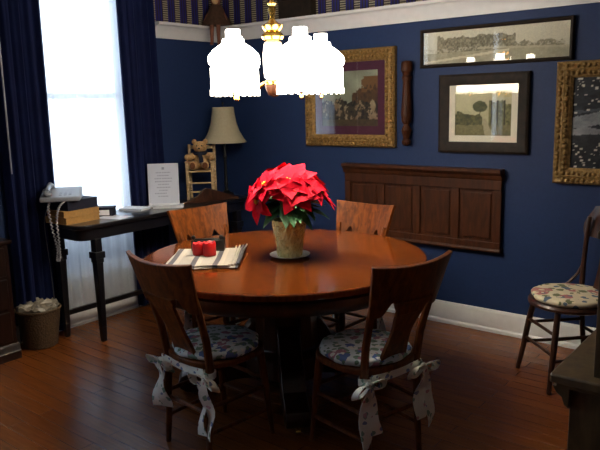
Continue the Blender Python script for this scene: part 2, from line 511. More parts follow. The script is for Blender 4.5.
def picture(name, label, cx, cz, w, h, fw, fmat, prof, paint, nu, nv, mount=None, mw=0, ornate=False, jit=.08, seed=1, group=None, tilt=0):
    t = thing(name, label, 'picture', (cx, YR-.003, cz), 0, group)
    t.rotation_euler = (0, tilt, 0)
    fr = obj('frame', frame_mb(w, h, fw, prof), fmat, t, smooth=25)
    if ornate:
        o = MB(); rnd = random.Random(seed)
        d = max(p[1] for p in prof)
        def run(x0, z0, x1, z1):
            L = math.hypot(x1-x0, z1-z0); n = int(L/.03)
            for i in range(n):
                k = (i+.5)/n
                for q in (-.22, .2):
                    s = fw*q
                    x = x0+(x1-x0)*k + (s if x0 == x1 else 0); z = z0+(z1-z0)*k + (s if z0 == z1 else 0)
                    o.ell((x+rnd.uniform(-.004,.004), -d+.004, z+rnd.uniform(-.004,.004)), (rnd.uniform(.009,.016), .011, rnd.uniform(.009,.016)), 8, 5)
        a, b = w/2-fw*.48, h/2-fw*.48
        run(-a,-b,a,-b); run(-a,b,a,b); run(-a,-b,-a,b); run(a,-b,a,b)
        obj('ornament', o, fmat, fr, smooth=60)
    iw, ih = w-2*fw, h-2*fw
    obj('backing', MB().box(-w/2+.01, -.008, -h/2+.01, w/2-.01, -.001, h/2-.01), M['frame_dark'], t, smooth=0)
    if mount:
        b = MB()
        pw, ph = iw-2*mw, ih-2*mw
        b.v += []
        y0, y1 = -.013, -.009
        b.box(-iw/2, y0, -ih/2, -pw/2, y1, ih/2); b.box(pw/2, y0, -ih/2, iw/2, y1, ih/2)
        b.box(-pw/2, y0, -ih/2, pw/2, y1, -ph/2); b.box(-pw/2, y0, ph/2, pw/2, y1, ih/2)
        obj('mount', b, mount, t, smooth=0)
    else:
        pw, ph = iw, ih
    g, cols = grid_paint(pw, ph, nu, nv, paint, jit, seed)
    g.xf(Matrix.Translation((0, -.0095, 0)))
    obj('print', g, M['paint'], t, smooth=0, colors=cols)
    obj('glass_pane', MB().box(-iw/2, -.018, -ih/2, iw/2, -.0165, ih/2), M['glass'], t, smooth=0)
    return t

def mixc(a, b, k):
    k = max(0, min(1, k)); return tuple(x+(y-x)*k for x, y in zip(a, b))
def blob(u, v, cx, cy, rx, ry):
    return ((u-cx)/rx)**2 + ((v-cy)/ry)**2 < 1

GILT = [(0,0),(0,.03),(.12,.042),(.3,.036),(.5,.046),(.72,.034),(.86,.03),(.95,.022),(1,.02),(1,0)]
_H = {}
def hsh(i, j, k=0):
    n = (i*374761393 + j*668265263 + k*2147483647) & 0xffffffff
    n = ((n ^ (n >> 13))*1274126177) & 0xffffffff
    return ((n ^ (n >> 16)) & 0xffff)/65535.0
def vn(x, y, k=0):
    i, j = math.floor(x), math.floor(y); fx, fy = x-i, y-j
    fx = fx*fx*(3-2*fx); fy = fy*fy*(3-2*fy)
    a, b, c_, d = hsh(i,j,k), hsh(i+1,j,k), hsh(i,j+1,k), hsh(i+1,j+1,k)
    return (a+(b-a)*fx)*(1-fy) + (c_+(d-c_)*fx)*fy
def fbm(x, y, k=0):
    return (vn(x,y,k)*.5+vn(x*2.1,y*2.1,k+1)*.3+vn(x*4.3,y*4.3,k+2)*.2)
def p_group(u, v, r):
    n = fbm(u*8, v*7, 3); n2 = fbm(u*22, v*18, 9)
    c = mixc((126,132,112), (176,182,160), fbm(u*3, v*4, 20))
    edge = .5 + .42*max(0, u-.45)*1.6 + .08*(n-.5)
    if u > .55 and v < edge + .1*(n2-.5): c = mixc((46,34,22), (120,84,48), n2)
    if u > .72 and .6 < v < .9 and n > .5: c = (122,88,48)
    if v < .46 + .10*(fbm(u*14, 2, 5)-.5)*2: 
        c = mixc((34,30,22), (92,80,58), n2)
        k = fbm(u*16, v*9, 31)
        if k > .60: c = mixc((196,186,156), (112,84,58), n)
        elif k < .36: c = (30,28,26)
    if v < .12: c = mixc((96,82,52), (60,50,34), n2)
    return c
picture('gilt_framed_picture', 'old painting of a crowd in wide gilt frame, plum mount, beside the chandelier', -2.845, 1.575, .80, .70, .088, M['gold'], GILT,
        p_group, 90, 70, M['mat_purple'], .062, True, seed=3)

DARKF = [(0,0),(0,.026),(.2,.032),(.6,.028),(.85,.02),(1,.018),(1,0)]
def p_pano(u, v, r):
    n = fbm(u*30, v*7, 4); n2 = fbm(u*90, v*20, 14)
    c = mixc((212,208,186), (228,224,204), v)
    top = .62 + .3*(fbm(u*18, .5, 40)-.3)
    if .10 < u < .66 and .30 < v < top+.12: c = mixc((62,60,46), (190,182,154), n2*1.1+n*.2)
    if u >= .64 and u < .97 and .30 < v < .34+.3*fbm(u*26, 3, 44): c = mixc((112,108,88), (184,178,152), n2)
    if v < .34: c = mixc((160,154,128), (200,194,168), n)
    if .36 < v < .46 and n2 > .56: c = (196,190,168)
    if abs(v-.05-.42*u) < .035 and u < .62: c = (222,216,190)
    if abs(v-.42+.2*(u-.4)) < .03 and u > .4: c = (196,188,160)
    return c
picture('panoramic_photograph', 'long narrow panoramic photograph of trees in thin dark frame, topmost on the blue wall', -1.752, 1.888, 1.00, .25, .022, M['frame_dark'], DARKF, p_pano, 200, 46, seed=5)

def p_park(u, v, r):
    n = fbm(u*9, v*8, 7); n2 = fbm(u*26, v*22, 17)
    c = mixc((186,182,136), (220,214,178), v*.7+n*.4)
    if v < .55 - .25*u + .2*(n-.5) and u < .5: c = mixc((40,44,20), (138,134,80), n2)
    if u > .6 and v < .62+.3*fbm(u*10, 1, 51): c = mixc((64,66,32), (180,174,116), n2)
    if ((u-.45)/.13)**2+((v-.66)/.13)**2 < .7+.6*n2: c = mixc((58,66,36), (112,112,66), n2)
    if abs(u-.45) < .012 and .38 < v < .6: c = (74,66,42)
    for cx in (.66,.76,.88):
        if abs(u-cx) < .011 and .18 < v < .8: c = (66,60,38)
    if v < .22 + .05*n: c = mixc((108,104,66), (150,142,98), n2)
    if abs(u-.52-.25*(.4-v)) < .03+.12*(.4-v) and v < .4: c = (186,176,142)
    if u > .72 and v > .86: c = (214,202,150)
    return c
picture('park_print', 'small park landscape print with cream mount in wide dark brown frame', -1.803, 1.457, .61, .51, .072, M['frame_dark'], DARKF, p_park, 80, 60, M['mat_white'], .042, seed=6)

rs = random.Random(11)
SNOW = [(rs.random(), rs.random(), rs.uniform(.004,.012)) for _ in range(420)]
def p_snow(u, v, r):
    n = fbm(u*7, v*8, 8); n2 = fbm(u*20, v*24, 18)
    c = mixc((22,24,28), (78,82,88), n2)
    if abs(v-.50-.06*math.sin(u*5)-.05*(n-.5)) < .055+.03*n2: c = mixc((130,136,144), (196,200,204), n2)
    if abs(v-.36-.05*math.sin(u*6+1)) < .04*n2+.015: c = mixc((140,144,150), (206,208,210), n)
    if abs(v-.62-.12*u) < .03*n2: c = (96,104,112)
    if v < .3 or v > .6:
        for x, y, q in SNOW:
            if abs(u-x) < q and abs(v-y) < q*.9: c = (246,242,230); break
    return c
picture('gilt_framed_snow_scene', 'large dark picture with white flecks in a broad carved gilt frame, at the right edge', -.86, 1.395, .95, .72, .095, M['gold2'],
        GILT, p_snow, 130, 100, None, 0, True, seed=9)

# turned wooden spindle hung on the wall
o = MB().lathe([(.012,-.30),(.022,-.29),(.026,-.27),(.016,-.25),(.022,-.22),(.028,-.19),(.018,-.16),(.016,-.15),(.026,-.13),(.03,-.08),(.026,0),(.022,.08),(.020,.15),(.026,.17),(.026,.18),(.020,.19),(.024,.21),(.030,.22),(.030,.27),(.024,.285),(.01,.29)], 16)
o.xf(Matrix.Translation((-2.345, YR-.042, 1.535)) @ Matrix.Diagonal((1.3,1.3,.98,1)))
tag(obj('turned_spindle', o, M['panel']), 'slim turned brown wooden spindle hung upright between the gilt picture and the park print', 'spindle')

# carved wooden panel (bed-head like) on the wall
t = thing('wooden_wall_panel', 'long dark wooden four-panel board with moulded top ledge fixed to the blue wall', 'wall panel', (-2.265, YR-.002, .555))
W2 = .617
obj('back_board', MB().box(-W2+.02, -.02, .02, W2-.02, -.001, .5), M['panel'], t, smooth=0)
fr = MB()
fr.box(-W2+.005, -.036, .012, W2-.005, -.02, .065); fr.box(-W2+.005, -.036, .41, W2-.005, -.02, .475)
for i in range(5):
    x = -W2+.03 + (2*W2-.06)*i/4
    fr.box(x-.026, -.035, .065, x+.026, -.02, .41)
obj('stile_frame', fr, M['panel'], t, smooth=0, bevel=.004)
for i in range(4):
    x0 = -W2+.03 + (2*W2-.06)*i/4 + .045; x1 = -W2+.03 + (2*W2-.06)*(i+1)/4 - .045
    obj('raised_panel', MB().box(x0, -.029, .085, x1, -.0195, .39), M['panel'], t, smooth=0, bevel=.008)
obj('top_ledge', extrude_profile([(0,.475),(.04,.475),(.05,.49),(.052,.505),(.068,.52),(.074,.527),(.074,.548),(0,.548)], -W2, W2, 'x', -1, 0), M['panel'], t, smooth=30)
obj('bottom_rail', extrude_profile([(0,0),(.045,0),(.048,.01),(.04,.022),(.0,.022)], -W2, W2, 'x', -1, 0), M['panel'], t, smooth=30)

# ------------------------------------------------------------------ things on the plate rail
t = thing('rag_doll', 'small doll in a brown dress sitting on the plate rail in the corner, legs dangling', 'doll', (-4.09, 4.045, 2.192), math.radians(38))
bd = MB()
bd.ell((0,.0,.075),(.045,.04,.075)); bd.ell((0,-.005,.20),(.04,.036,.045))
for s in (-1, 1):
    bd.tube([(s*.03,0,.13),(s*.07,-.03,.08),(s*.085,-.06,.03)], [.018,.016,.014])
    bd.tube([(s*.022,-.01,.02),(s*.026,-.09,.022),(s*.026,-.115,-.04),(s*.028,-.12,-.14)], [.022,.02,.018,.014])
    bd.ell((s*.028,-.132,-.15),(.016,.026,.013))
b = obj('body', bd, M['pinkcloth'], t, smooth=60)
mo = b.modifiers.new('r', 'REMESH'); mo.mode = 'VOXEL'; mo.voxel_size = .006
obj('dress', MB().lathe([(.125,-.0),(.12,.03),(.08,.09),(.06,.14),(.04,.168)], 18), M['brown_cloth'], t)
obj('face', MB().ell((0,-.03,.202),(.028,.016,.032)), M['skin_cloth'], t)
obj('hair', MB().ell((0,.006,.212),(.046,.036,.046)), M['brown_cloth'], t)
t = thing('keepsake_box', 'dark brown wooden box standing on the plate rail behind the chandelier', 'box', (-3.30, 4.12, 2.192))
obj('body', MB().box(-.16,-.03,0,.16,.035,.13), M['frame_dark'], t, bevel=.004)
obj('lid', MB().box(-.165,-.035,.13,.165,.037,.16), M['frame_dark'], t, bevel=.004)

# ------------------------------------------------------------------ dining table
TX, TY, TR = -2.258, 2.656, .756
t = thing('dining_table', 'large round reddish oak pedestal dining table in the middle of the room', 'table', (TX, TY, 0), 0)
obj('tabletop', MB().lathe([(.01,.712),(.72,.712),(TR-.016,.714),(TR-.004,.720),(TR,.732),(TR,.745),(TR-.004,.7495),(TR-.008,.7502),(TR-.02,.7502),(.4,.7502),(.01,.7502)], 96), M['oak'], t)
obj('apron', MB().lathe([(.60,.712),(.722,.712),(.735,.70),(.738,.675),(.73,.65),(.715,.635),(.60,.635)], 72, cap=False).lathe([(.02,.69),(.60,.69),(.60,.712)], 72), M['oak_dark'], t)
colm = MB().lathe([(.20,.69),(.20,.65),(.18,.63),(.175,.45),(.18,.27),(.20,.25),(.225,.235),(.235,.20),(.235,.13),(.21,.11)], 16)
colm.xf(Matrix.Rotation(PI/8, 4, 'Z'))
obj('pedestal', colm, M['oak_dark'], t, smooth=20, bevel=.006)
prof = [(.10,.42),(.15,.42),(.19,.40),(.215,.365),(.24,.32),(.28,.285),(.33,.27),(.37,.245),(.40,.20),(.43,.16),(.48,.14),(.54,.135),(.575,.12),(.59,.09),(.58,.055),(.55,.035),(.50,.03),(.44,.045),(.36,.07),(.28,.09),(.10,.10)]
for k in range(4):
    a = PI/4 + k*PI/2
    f_ = MB().prism(prof, -.06, .06, Matrix.Rotation(a, 4, 'Z') @ Matrix.Rotation(PI/2, 4, 'X'))
    ft = obj('scroll_foot', f_, M['oak_dark'], t, smooth=25, bevel=.006)
    cx, cy = .555*math.cos(a), .555*math.sin(a)
    wh = MB(); wh.tube([(-.012,0,.016),(.012,0,.016)], .016, 12); wh.tube([(0,0,.02),(0,0,.045)], .008)
    wh.xf(Matrix.Translation((cx,cy,0)) @ Matrix.Rotation(a, 4, 'Z') @ Matrix.Rotation(PI/2, 4, 'Z'))
    obj('caster', wh, M['brass'], ft)

# ------------------------------------------------------------------ dining chairs (local front = -y, origin under seat)
def make_chair(name, label, wood_, seatr=.205):
    t = thing(name, label, 'chair')
    poly = []
    for k in range(40):
        a = 2*PI*k/40; c, s = math.cos(a), math.sin(a)
        e = .75
        poly.append((.205*math.copysign(abs(c)**e, c), .2*math.copysign(abs(s)**e, s)))
    obj('seat', MB().prism(poly, .425, .452), wood_, t, smooth=40, bevel=.006)
    for s in (-1, 1):
        obj('leg', MB().tube([(s*.15,-.135,.43),(s*.158,-.15,.30),(s*.166,-.164,.15),(s*.175,-.178,0)], [.019,.018,.015,.011], 10), wood_, t)
        obj('leg', MB().tube([(s*.155,.165,.44),(s*.153,.17,.30),(s*.150,.18,.14),(s*.147,.195,0)], [.019,.018,.016,.013], 8), wood_, t)
        obj('back_post', MB().tube([(s*.155,.165,.43),(s*.160,.182,.56),(s*.170,.222,.70),(s*.178,.252,.79)], [.019,.018,.016,.014], 8), wood_, t)
    def crest(u, v):
        s = 2*u-1
        zb = .70 + .064*math.exp(-((abs(s)-.56)/.13)**2)
        zt = .913 + .014*s*s
        z = zb + (zt-zb)*v
        hw = .190 + .012*math.sin(v*PI*1.0-.2) + .034*v**3
        y = .240 + .048*(1-s*s) + .28*(z-.74)
        x = s*hw
        nx = 2*s*.048/ hw
        return (x, y, z), Vector((nx, 1, -.25)).normalized()
    obj('crest_rail', MB().shell(crest, 40, 8, .02), wood_, t, smooth=50, bevel=.003)
    def splat(u, v):
        s = 2*u-1
        z = .44 + .32*v
        hw = .052 + .022*abs(math.cos(v*PI))**1.5 + (.016 if v > .9 else 0) + .01*v
        y = .168 + .135*v**1.3
        return (s*hw, y, z), (0, 1, -.25)
    obj('splat', MB().shell(splat, 8, 18, .014), wood_, t, smooth=50)
    obj('stretcher', MB().tube([(-.158,-.15,.29),(.158,-.15,.29)], .010), wood_, t)
    obj('stretcher', MB().tube([(-.166,-.164,.16),(.166,-.164,.16)], .010), wood_, t)
    for s in (-1, 1):
        obj('stretcher', MB().tube([(s*.16,-.154,.25),(s*.152,.175,.25)], .010), wood_, t)
        obj('stretcher', MB().tube([(s*.167,-.166,.13),(s*.150,.182,.13)], .010), wood_, t)
    obj('stretcher', MB().tube([(-.152,.176,.22),(.152,.176,.22)], .010), wood_, t)
    obj('seat_rail', MB().tube([(-.16,.16,.415),(.16,.16,.415)], .014), wood_, t)
    return t

def cushion_mb(r, z0, h, seed=0):
    m = MB(); prof = [(.01,z0)]
    for i in range(0, 9):
        a = -PI/2 + PI*i/8
        prof.append((r-h*.5+h*.5*math.cos(a)*1.0, z0+h*.5+h*.5*math.sin(a)))
    prof += [(r*.7, z0+h*1.12), (r*.4, z0+h*1.2), (.01, z0+h*1.22)]
    m.lathe(prof, 40)
    rnd = random.Random(seed); ph = rnd.random()*6
    for i, (x, y, z) in enumerate(m.v):
        a = math.atan2(y, x); k = 1 + .02*math.sin(a*9+ph) + .015*math.sin(a*4+ph*2)
        m.v[i] = (x*k, y*k*.98, z)
    return m

def tie_mb(s, seed, tail=.28):
    """bow tied round one back post, with loops and hanging tails"""
    rnd = random.Random(seed); m = MB()
    px, py, pz = s*.154, .166, .405
    ring = [(px+.026*math.cos(a), py+.026*math.sin(a), pz+.004*math.sin(2*a)) for a in [2*PI*i/14 for i in range(15)]]
    m.ribbon(ring, (0,0,1), .03)
    kx, ky, kz = px+s*.008, py+.036, pz-.005
    m.ell((kx, ky, kz), (.017,.015,.017), 10, 7)
    for q in (-1, 1):
        L = rnd.uniform(.065, .085); dz = rnd.uniform(-.01,.02)
        lp = [(kx+q*L*math.sin(PI*i/10)*1.0, ky+.012*math.sin(2*PI*i/10)+.004, kz+dz*i/10+ .028*math.sin(2*PI*i/10)-.02*math.sin(PI*i/10)) for i in range(11)]
        m.ribbon(lp, (0,.9,.45), [.024,.036,.044,.05,.052,.052,.052,.05,.044,.036,.024])
    for q in (-1, 1):
        L = tail*rnd.uniform(.75, 1.05); sway = rnd.uniform(.01,.035); ph = rnd.random()*4
        tp = [(kx+q*(.008+sway*k/10)+.006*math.sin(k*.9+ph), ky+.006+.012*math.sin(k*.7+ph), kz-.01-L*k/10) for k in range(11)]
        tw = [(math.cos(.35*math.sin(k*.5+ph)), .55*math.sin(k*.5+ph), 0) for k in range(11)]
        m.ribbon(tp, tw, [.028,.036,.044,.05,.052,.054,.055,.055,.056,.056,.056])
    return m
def make_cushion(label, group, seed, mat, tmat, r=.205):
    t = thing('seat_cushion', label, 'cushion', group=group)
    obj('cushion_pad', cushion_mb(r, .453, .036, seed), mat, t, smooth=60)
    for s in (-1, 1):
        obj('tie', tie_mb(s, seed*3+s+5), tmat, t, smooth=60)
    band = [(-.14+.28*i/12, .192-.006*math.sin(PI*i/12), .415-.012*math.sin(PI*i/12)) for i in range(13)]
    obj('tie_band', MB().ribbon(band, (0,0,1), .034), tmat, t, smooth=60)
    return t

def sit(o, x, y, deg):
    o.location = (x, y, 0); o.rotation_euler = (0, 0, math.radians(deg))
CH = [(-2.165, 2.045, 175.5, 'dark oak dining chair at the near left of the table, back toward the viewer', 'blue and white floral round cushion tied to the near left dining chair'),
      (-1.565, 2.385, -104.5, 'dark oak dining chair at the near right of the table, seen from behind and side', 'blue and white floral round cushion tied to the near right dining chair'),
      (-2.815, 2.80, 83, 'oak dining chair at the far left of the table, in front of the desk', 'floral cushion on the dining chair in front of the desk'),
      (-2.30, 3.20, -3.5, 'oak dining chair on the far side of the table, below the wooden wall panel', 'floral cushion on the dining chair below the wooden wall panel')]
c0 = make_chair('dining_chair', CH[0][3], M['chair'])
chairs = []
for i, (x, y, d, lab, cl) in enumerate(CH):
    c = c0 if i == 0 else copy_tree(c0)
    c['label'] = lab; c['group'] = 'oak chairs around the dining table'; sit(c, x, y, d)
for i, (x, y, d, lab, cl) in enumerate(CH):
    q = make_cushion(cl, 'floral cushions on the dining chairs', i+1, M['fl_blue'], M['fl_tie'])
    sit(q, x, y, d)

# side chair by the wall at right
t = thing('side_chair', 'dark brown spindly side chair with round seat against the blue wall at right', 'chair', (-1.06, 3.665, 0), math.radians(-44))
w_ = M['chair_dark']
obj('seat', MB().lathe([(.01,.43),(.205,.43),(.22,.437),(.222,.45),(.215,.462),(.01,.462)], 40), w_, t)
for s in (-1, 1):
    obj('leg', MB().tube([(s*.13,-.14,.435),(s*.15,-.16,.3),(s*.165,-.18,.15),(s*.185,-.20,0)], [.016,.017,.015,.012], 10), w_, t)
    obj('leg', MB().tube([(s*.13,.14,.435),(s*.145,.165,.25),(s*.16,.20,0)], [.016,.015,.012], 10), w_, t)
    obj('back_post', MB().tube([(s*.15,.15,.45),(s*.155,.158,.6),(s*.165,.175,.78),(s*.17,.19,.88)], [.015,.014,.013,.012], 10), w_, t)
    obj('hip_brace', MB().tube([(s*.213,.06,.463),(s*.205,.10,.49),(s*.185,.145,.55),(s*.17,.165,.61)], [.009,.009,.009,.008], 8), w_, t)
    for z, k in ((.29, 0), (.17, 1)):
        obj('stretcher', MB().tube([(s*(.152+.012*k),-.163-.012*k,z),(s*(.142+.008*k),.16+.012*k,z)], .009), w_, t)
for z, k in ((.31, 0), (.20, 1)):
    obj('stretcher', MB().tube([(-.15-.01*k,-.16-.012*k,z),(.15+.01*k,-.16-.012*k,z)], .009), w_, t)
obj('stretcher', MB().tube([(-.145,.17,.24),(.145,.17,.24)], .009), w_, t)
def crest2(u, v):
    s = 2*u-1
    hw = .20 + .035*math.sin(v*PI*1.4)*0.9 + .012*v
    z = .765 + .17*v + .018*(1-s*s)*v
    return (s*hw, .185+.035*(1-s*s)+.05*v, z), Vector((.3*s,1,-.3)).normalized()
obj('crest_rail', MB().shell(crest2, 20, 8, .018), w_, t, smooth=50)
def splat2(u, v):
    s = 2*u-1
    return (s*(.06-.02*math.sin(PI*v)), 0.16+.05*v, .455+.33*v), (0,1,-.2)
obj('splat', MB().shell(splat2, 6, 12, .012), w_, t, smooth=50)
t = thing('seat_cushion', 'cream floral tapestry pad on the side chair at right', 'cushion', (-1.06, 3.665, 0), math.radians(-44))
obj('cushion_pad', cushion_mb(.208, .463, .034, 9), M['fl_cream'], t, smooth=60)

# ------------------------------------------------------------------ desk
DX0, DX1, DY0, DY1, DZ = -4.085, -3.70, 2.36, 3.99, .81
t = thing('writing_desk', 'long narrow black writing desk under the bright window, papers and telephone on top', 'desk', ((DX0+DX1)/2, (DY0+DY1)/2, 0))
hx, hy = (DX1-DX0)/2, (DY1-DY0)/2
def rr(hx, hy, r, n=8, skip=()):
    p = []
    for sx, sy, a0 in ((1,1,0),(-1,1,90),(-1,-1,180),(1,-1,270)):
        for i in range(n+1):
            a = math.radians(a0+90*i/n)
            p.append((sx*(hx-r)+r*math.cos(a), sy*(hy-r)+r*math.sin(a)))
    return p
obj('desktop', MB().prism(rr(hx, hy, .09), DZ-.028, DZ), M['black'], t, smooth=40, bevel=.006)
obj('apron', MB().prism(rr(hx-.03, hy-.03, .07), DZ-.105, DZ-.028), M['black'], t, smooth=40)
for sx in (-1, 1):
    for sy in (-1, 1):
        lx, ly = sx*(hx-.05), sy*(hy-(.15 if sx > 0 else .055))
        lg = MB()
        for z0, z1, a, b_ in ((.62,.71,.026,.026),(.575,.62,.038,.038),(.545,.575,.030,.030),(.10,.545,.019,.026),(0,.10,.015,.019)):
            n0 = len(lg.v); lg.box(-b_,-b_,z0,b_,b_,z1)
            for i in range(n0, n0+4):
                x, y, z = lg.v[i]; lg.v[i] = (x/b_*a, y/b_*a, z)
        lg.xf(Matrix.Translation((lx, ly, 0)))
        obj('leg', lg, M['black'], t, smooth=20, bevel=.003)
obj('stretcher', MB().box(-hx+.04, -hy+.055, .15, -hx+.062, hy-.055, .185), M['black'], t, smooth=0)

def rot_thing(name, label, cat, x, y, z, deg, group=None):
    return thing(name, label, cat, (x, y, z), math.radians(deg), group)
# books / directories under the phone
z = DZ
bx, by = -3.955, 2.485
for k, (lab, hgt, w, d, deg, mt, nm) in enumerate((('thick yellow telephone directory at the bottom of the pile on the desk', .045, .22, .27, 4, 'ybook', 'telephone_directory'),
        ('second yellow telephone directory, lying on the bottom one', .04, .215, .265, -3, 'ybook', 'telephone_directory'),
        ('dark navy book on top of the yellow directories, under the telephone', .065, .19, .25, 6, 'navybook', 'hardback_book'))):
    t = rot_thing(nm, lab, 'book', bx-.004*k, by+.01*k, z, deg, None)
    obj('pages', MB().box(-w/2+.004, -d/2+.004, .004, w/2-.004, d/2-.004, hgt-.004), M['ybook' if mt == 'ybook' else 'navybook'], t, smooth=0)
    cv = MB(); cv.box(-w/2,-d/2,0,w/2,d/2,.004); cv.box(-w/2,-d/2,hgt-.004,w/2,d/2,hgt); cv.box(-w/2,-d/2,.004,-w/2+.004,d/2,hgt-.004)
    obj('cover', cv, M[mt], t, smooth=0)
    z += hgt
# telephone
t = rot_thing('telephone', 'grey desk telephone with a pale coiled cord on top of the pile of directories', 'telephone', -3.965, 2.42, z, 52)
def wedge(x0, x1, y0, y1, z0, zf, zb):
    m = MB(); m.add([(x0,y0,z0),(x1,y0,z0),(x1,y1,z0),(x0,y1,z0),(x0,y0,zf),(x1,y0,zf),(x1,y1,zb),(x0,y1,zb)],
                    [(0,3,2,1),(4,5,6,7),(0,1,5,4),(1,2,6,5),(2,3,7,6),(3,0,4,7)]); return m
obj('body', wedge(-.125,.125,-.11,.11,0,.03,.075), M['phone'], t, bevel=.01, seg=3)
hs = MB().tube([(-.075,-.085,.062),(-.078,-.04,.075),(-.078,.04,.088),(-.075,.085,.092)], [.02,.016,.016,.02], 10)
hs.ell((-.075,-.085,.052),(.028,.028,.02)); hs.ell((-.075,.085,.084),(.028,.028,.02))
obj('handset', hs, M['phone'], t, smooth=60)
ky = MB()
for i in range(3):
    for j in range(4):
        x, y = .0+i*.03, -.06+j*.028
        zz = .028+(.065-.028)*(y+.1)/.2
        ky.box(x-.01, y-.008, zz-.004, x+.01, y+.008, zz+.005)
obj('keypad', ky, M['phone_dark'], t, smooth=0, bevel=.002)
obj('display', MB().add([(-.02,.055,.0585),(.08,.055,.0585),(.08,.085,.0645),(-.02,.085,.0645)], [(0,1,2,3)]), M['phone_dark'], t, smooth=0)
# cord in world coordinates, hanging off the desk's left end
cpts = []
A = [Vector((-3.96,2.35,z+.02)), Vector((-3.95,2.31,z-.03)), Vector((-3.94,2.315,z-.16)), Vector((-3.93,2.335,z-.30)), Vector((-3.925,2.325,z-.385)), Vector((-3.91,2.335,z-.37)), Vector((-3.905,2.335,z-.26)), Vector((-3.90,2.33,z-.12)), Vector((-3.88,2.345,z-.03)), Vector((-3.87,2.40,z+.012))]
def catmull(P, n=10):
    out = []
    for i in range(len(P)-1):
        p0, p1, p2, p3 = P[max(i-1,0)], P[i], P[i+1], P[min(i+2,len(P)-1)]
        for k in range(n):
            s = k/n
            out.append(.5*((2*p1)+(p2-p0)*s+(2*p0-5*p1+4*p2-p3)*s*s+(3*p1-p0-3*p2+p3)*s**3))
    out.append(P[-1]); return out
path = catmull(A, 24)
Mi = (Matrix.Translation((-3.965,2.42,z)) @ Matrix.Rotation(math.radians(52),4,'Z')).inverted()
coil = []
for i, p in enumerate(path):
    a = i*1.45
    coil.append(Mi @ (p + Vector((math.cos(a)*.006, math.sin(a)*.006, 0))))
obj('coiled_cord', MB().tube(coil, .0045, 6), M['cord'], t, smooth=60)
thin = catmull([Vector((-4.0,2.34,z-.03)), Vector((-4.0,2.30,z-.15)), Vector((-4.01,2.32,.5)), Vector((-4.03,2.34,.15)), Vector((-4.06,2.36,.02))], 8)
obj('line_cord', MB().tube([Mi @ p for p in thin], .003, 6), M['phone_dark'], t, smooth=60)

t = rot_thing('card_box', 'small navy box with a white label on its front, beside the yellow directories', 'box', -3.965, 2.735, DZ, 40)
obj('box_body', MB().box(-.075,-.045,0,.075,.045,.05), M['navybook'], t, bevel=.003)
obj('lid', MB().box(-.078,-.048,.05,.078,.048,.062), M['navybook'], t, bevel=.003)
obj('label_card', MB().box(-.035,-.0475,.008,.05,-.0455,.044), M['paper'], t, smooth=0)
tag(obj('pen', MB().tube([(-4.03,2.70,DZ),(-4.032,2.70,DZ+.13)], [.004,.003], 8), M['navybook']), 'slim dark pen standing upright behind the navy card box', 'pen')
for k, (x, y, d, w, h, lab) in enumerate(((-3.99,3.02,20,.19,.13,'white booklet lying flat on the desk in front of the window'),)):
    t = rot_thing('booklet', lab, 'booklet', x, y, DZ, d)
    obj('pages', MB().box(-w/2,-h/2,0,w/2,h/2,.012), M['paper'], t, smooth=0)
    obj('cover', MB().box(-w/2-.002,-h/2-.002,.012,w/2+.002,h/2+.002,.0145), M['paper'], t, smooth=0)
tag(obj('loose_paper', MB().box(-.10,-.07,0,.10,.07,.002).xf(Matrix.Translation((-3.83,2.72,DZ)) @ Matrix.Rotation(.3,4,'Z')), M['paper'], smooth=0),
    'loose white sheet near the front edge of the desk by the card box', 'paper')

# standing notice
t = rot_thing('notice_stand', 'upright white notice sheet in a clear stand on the desk', 'sign', -3.955, 3.27, DZ, 44)
def p_sign(u, v, r):
    c = (206,208,218)
    if .46 < u < .54 and .86 < v < .92: c = (150,152,165)
    for k, (a, b) in enumerate(((.25,.75),(.3,.7),(.2,.8),(.22,.78),(.3,.7),(.25,.75),(.35,.65),(.2,.6),(.3,.66))):
        vv = .78-k*.075
        if abs(v-vv) < .011 and a < u < b and math.sin(u*120+k) > -.5: c = (150,152,168)
    return c
g, cols = grid_paint(.225, .30, 60, 80, p_sign, 0)
lean = Matrix.Rotation(math.radians(-8), 4, 'X')
g.xf(Matrix.Translation((0,0,.015)) @ lean @ Matrix.Translation((0,-.003,.15)))
obj('sheet', g, M['paint'], t, smooth=0, colors=cols)
obj('stand', MB().box(-.115,-.0015,0,.115,.004,.305).xf(Matrix.Translation((0,0,.013)) @ lean).box(-.115,-.08,0,.115,.0,.006).box(-.115,-.012,.004,.115,.004,.016), M['paper'], t, smooth=0)
t = rot_thing('booklet', 'white folded leaflets piled at the foot of the notice', 'booklet', -3.845, 3.22, DZ, 44)
obj('pages', MB().box(-.11,-.045,0,.11,.03,.02), M['paper'], t, smooth=0)
obj('cover', MB().box(-.108,-.047,.02,.112,.028,.0225), M['paper'], t, smooth=0)

# low arched wooden stand
prof_a = [(-.25,0),(-.25,.012),(-.18,.022),(-.11,.05),(-.06,.095),(-.03,.108),(.0,.10),(.05,.085),(.12,.06),(.20,.03),(.25,.012),(.25,0)]
a_ = MB().prism(prof_a, -.014, .014, Matrix.Rotation(PI/2, 4, 'X'))
a_.xf(Matrix.Translation((-3.80, 3.60, DZ)) @ Matrix.Rotation(math.radians(72), 4, 'Z'))
tag(obj('arched_wooden_stand', a_, M['chair_dark'], bevel=.003, smooth=30), 'low dark brown arched wooden piece at the front of the desk before the teddy bear', 'wooden stand')

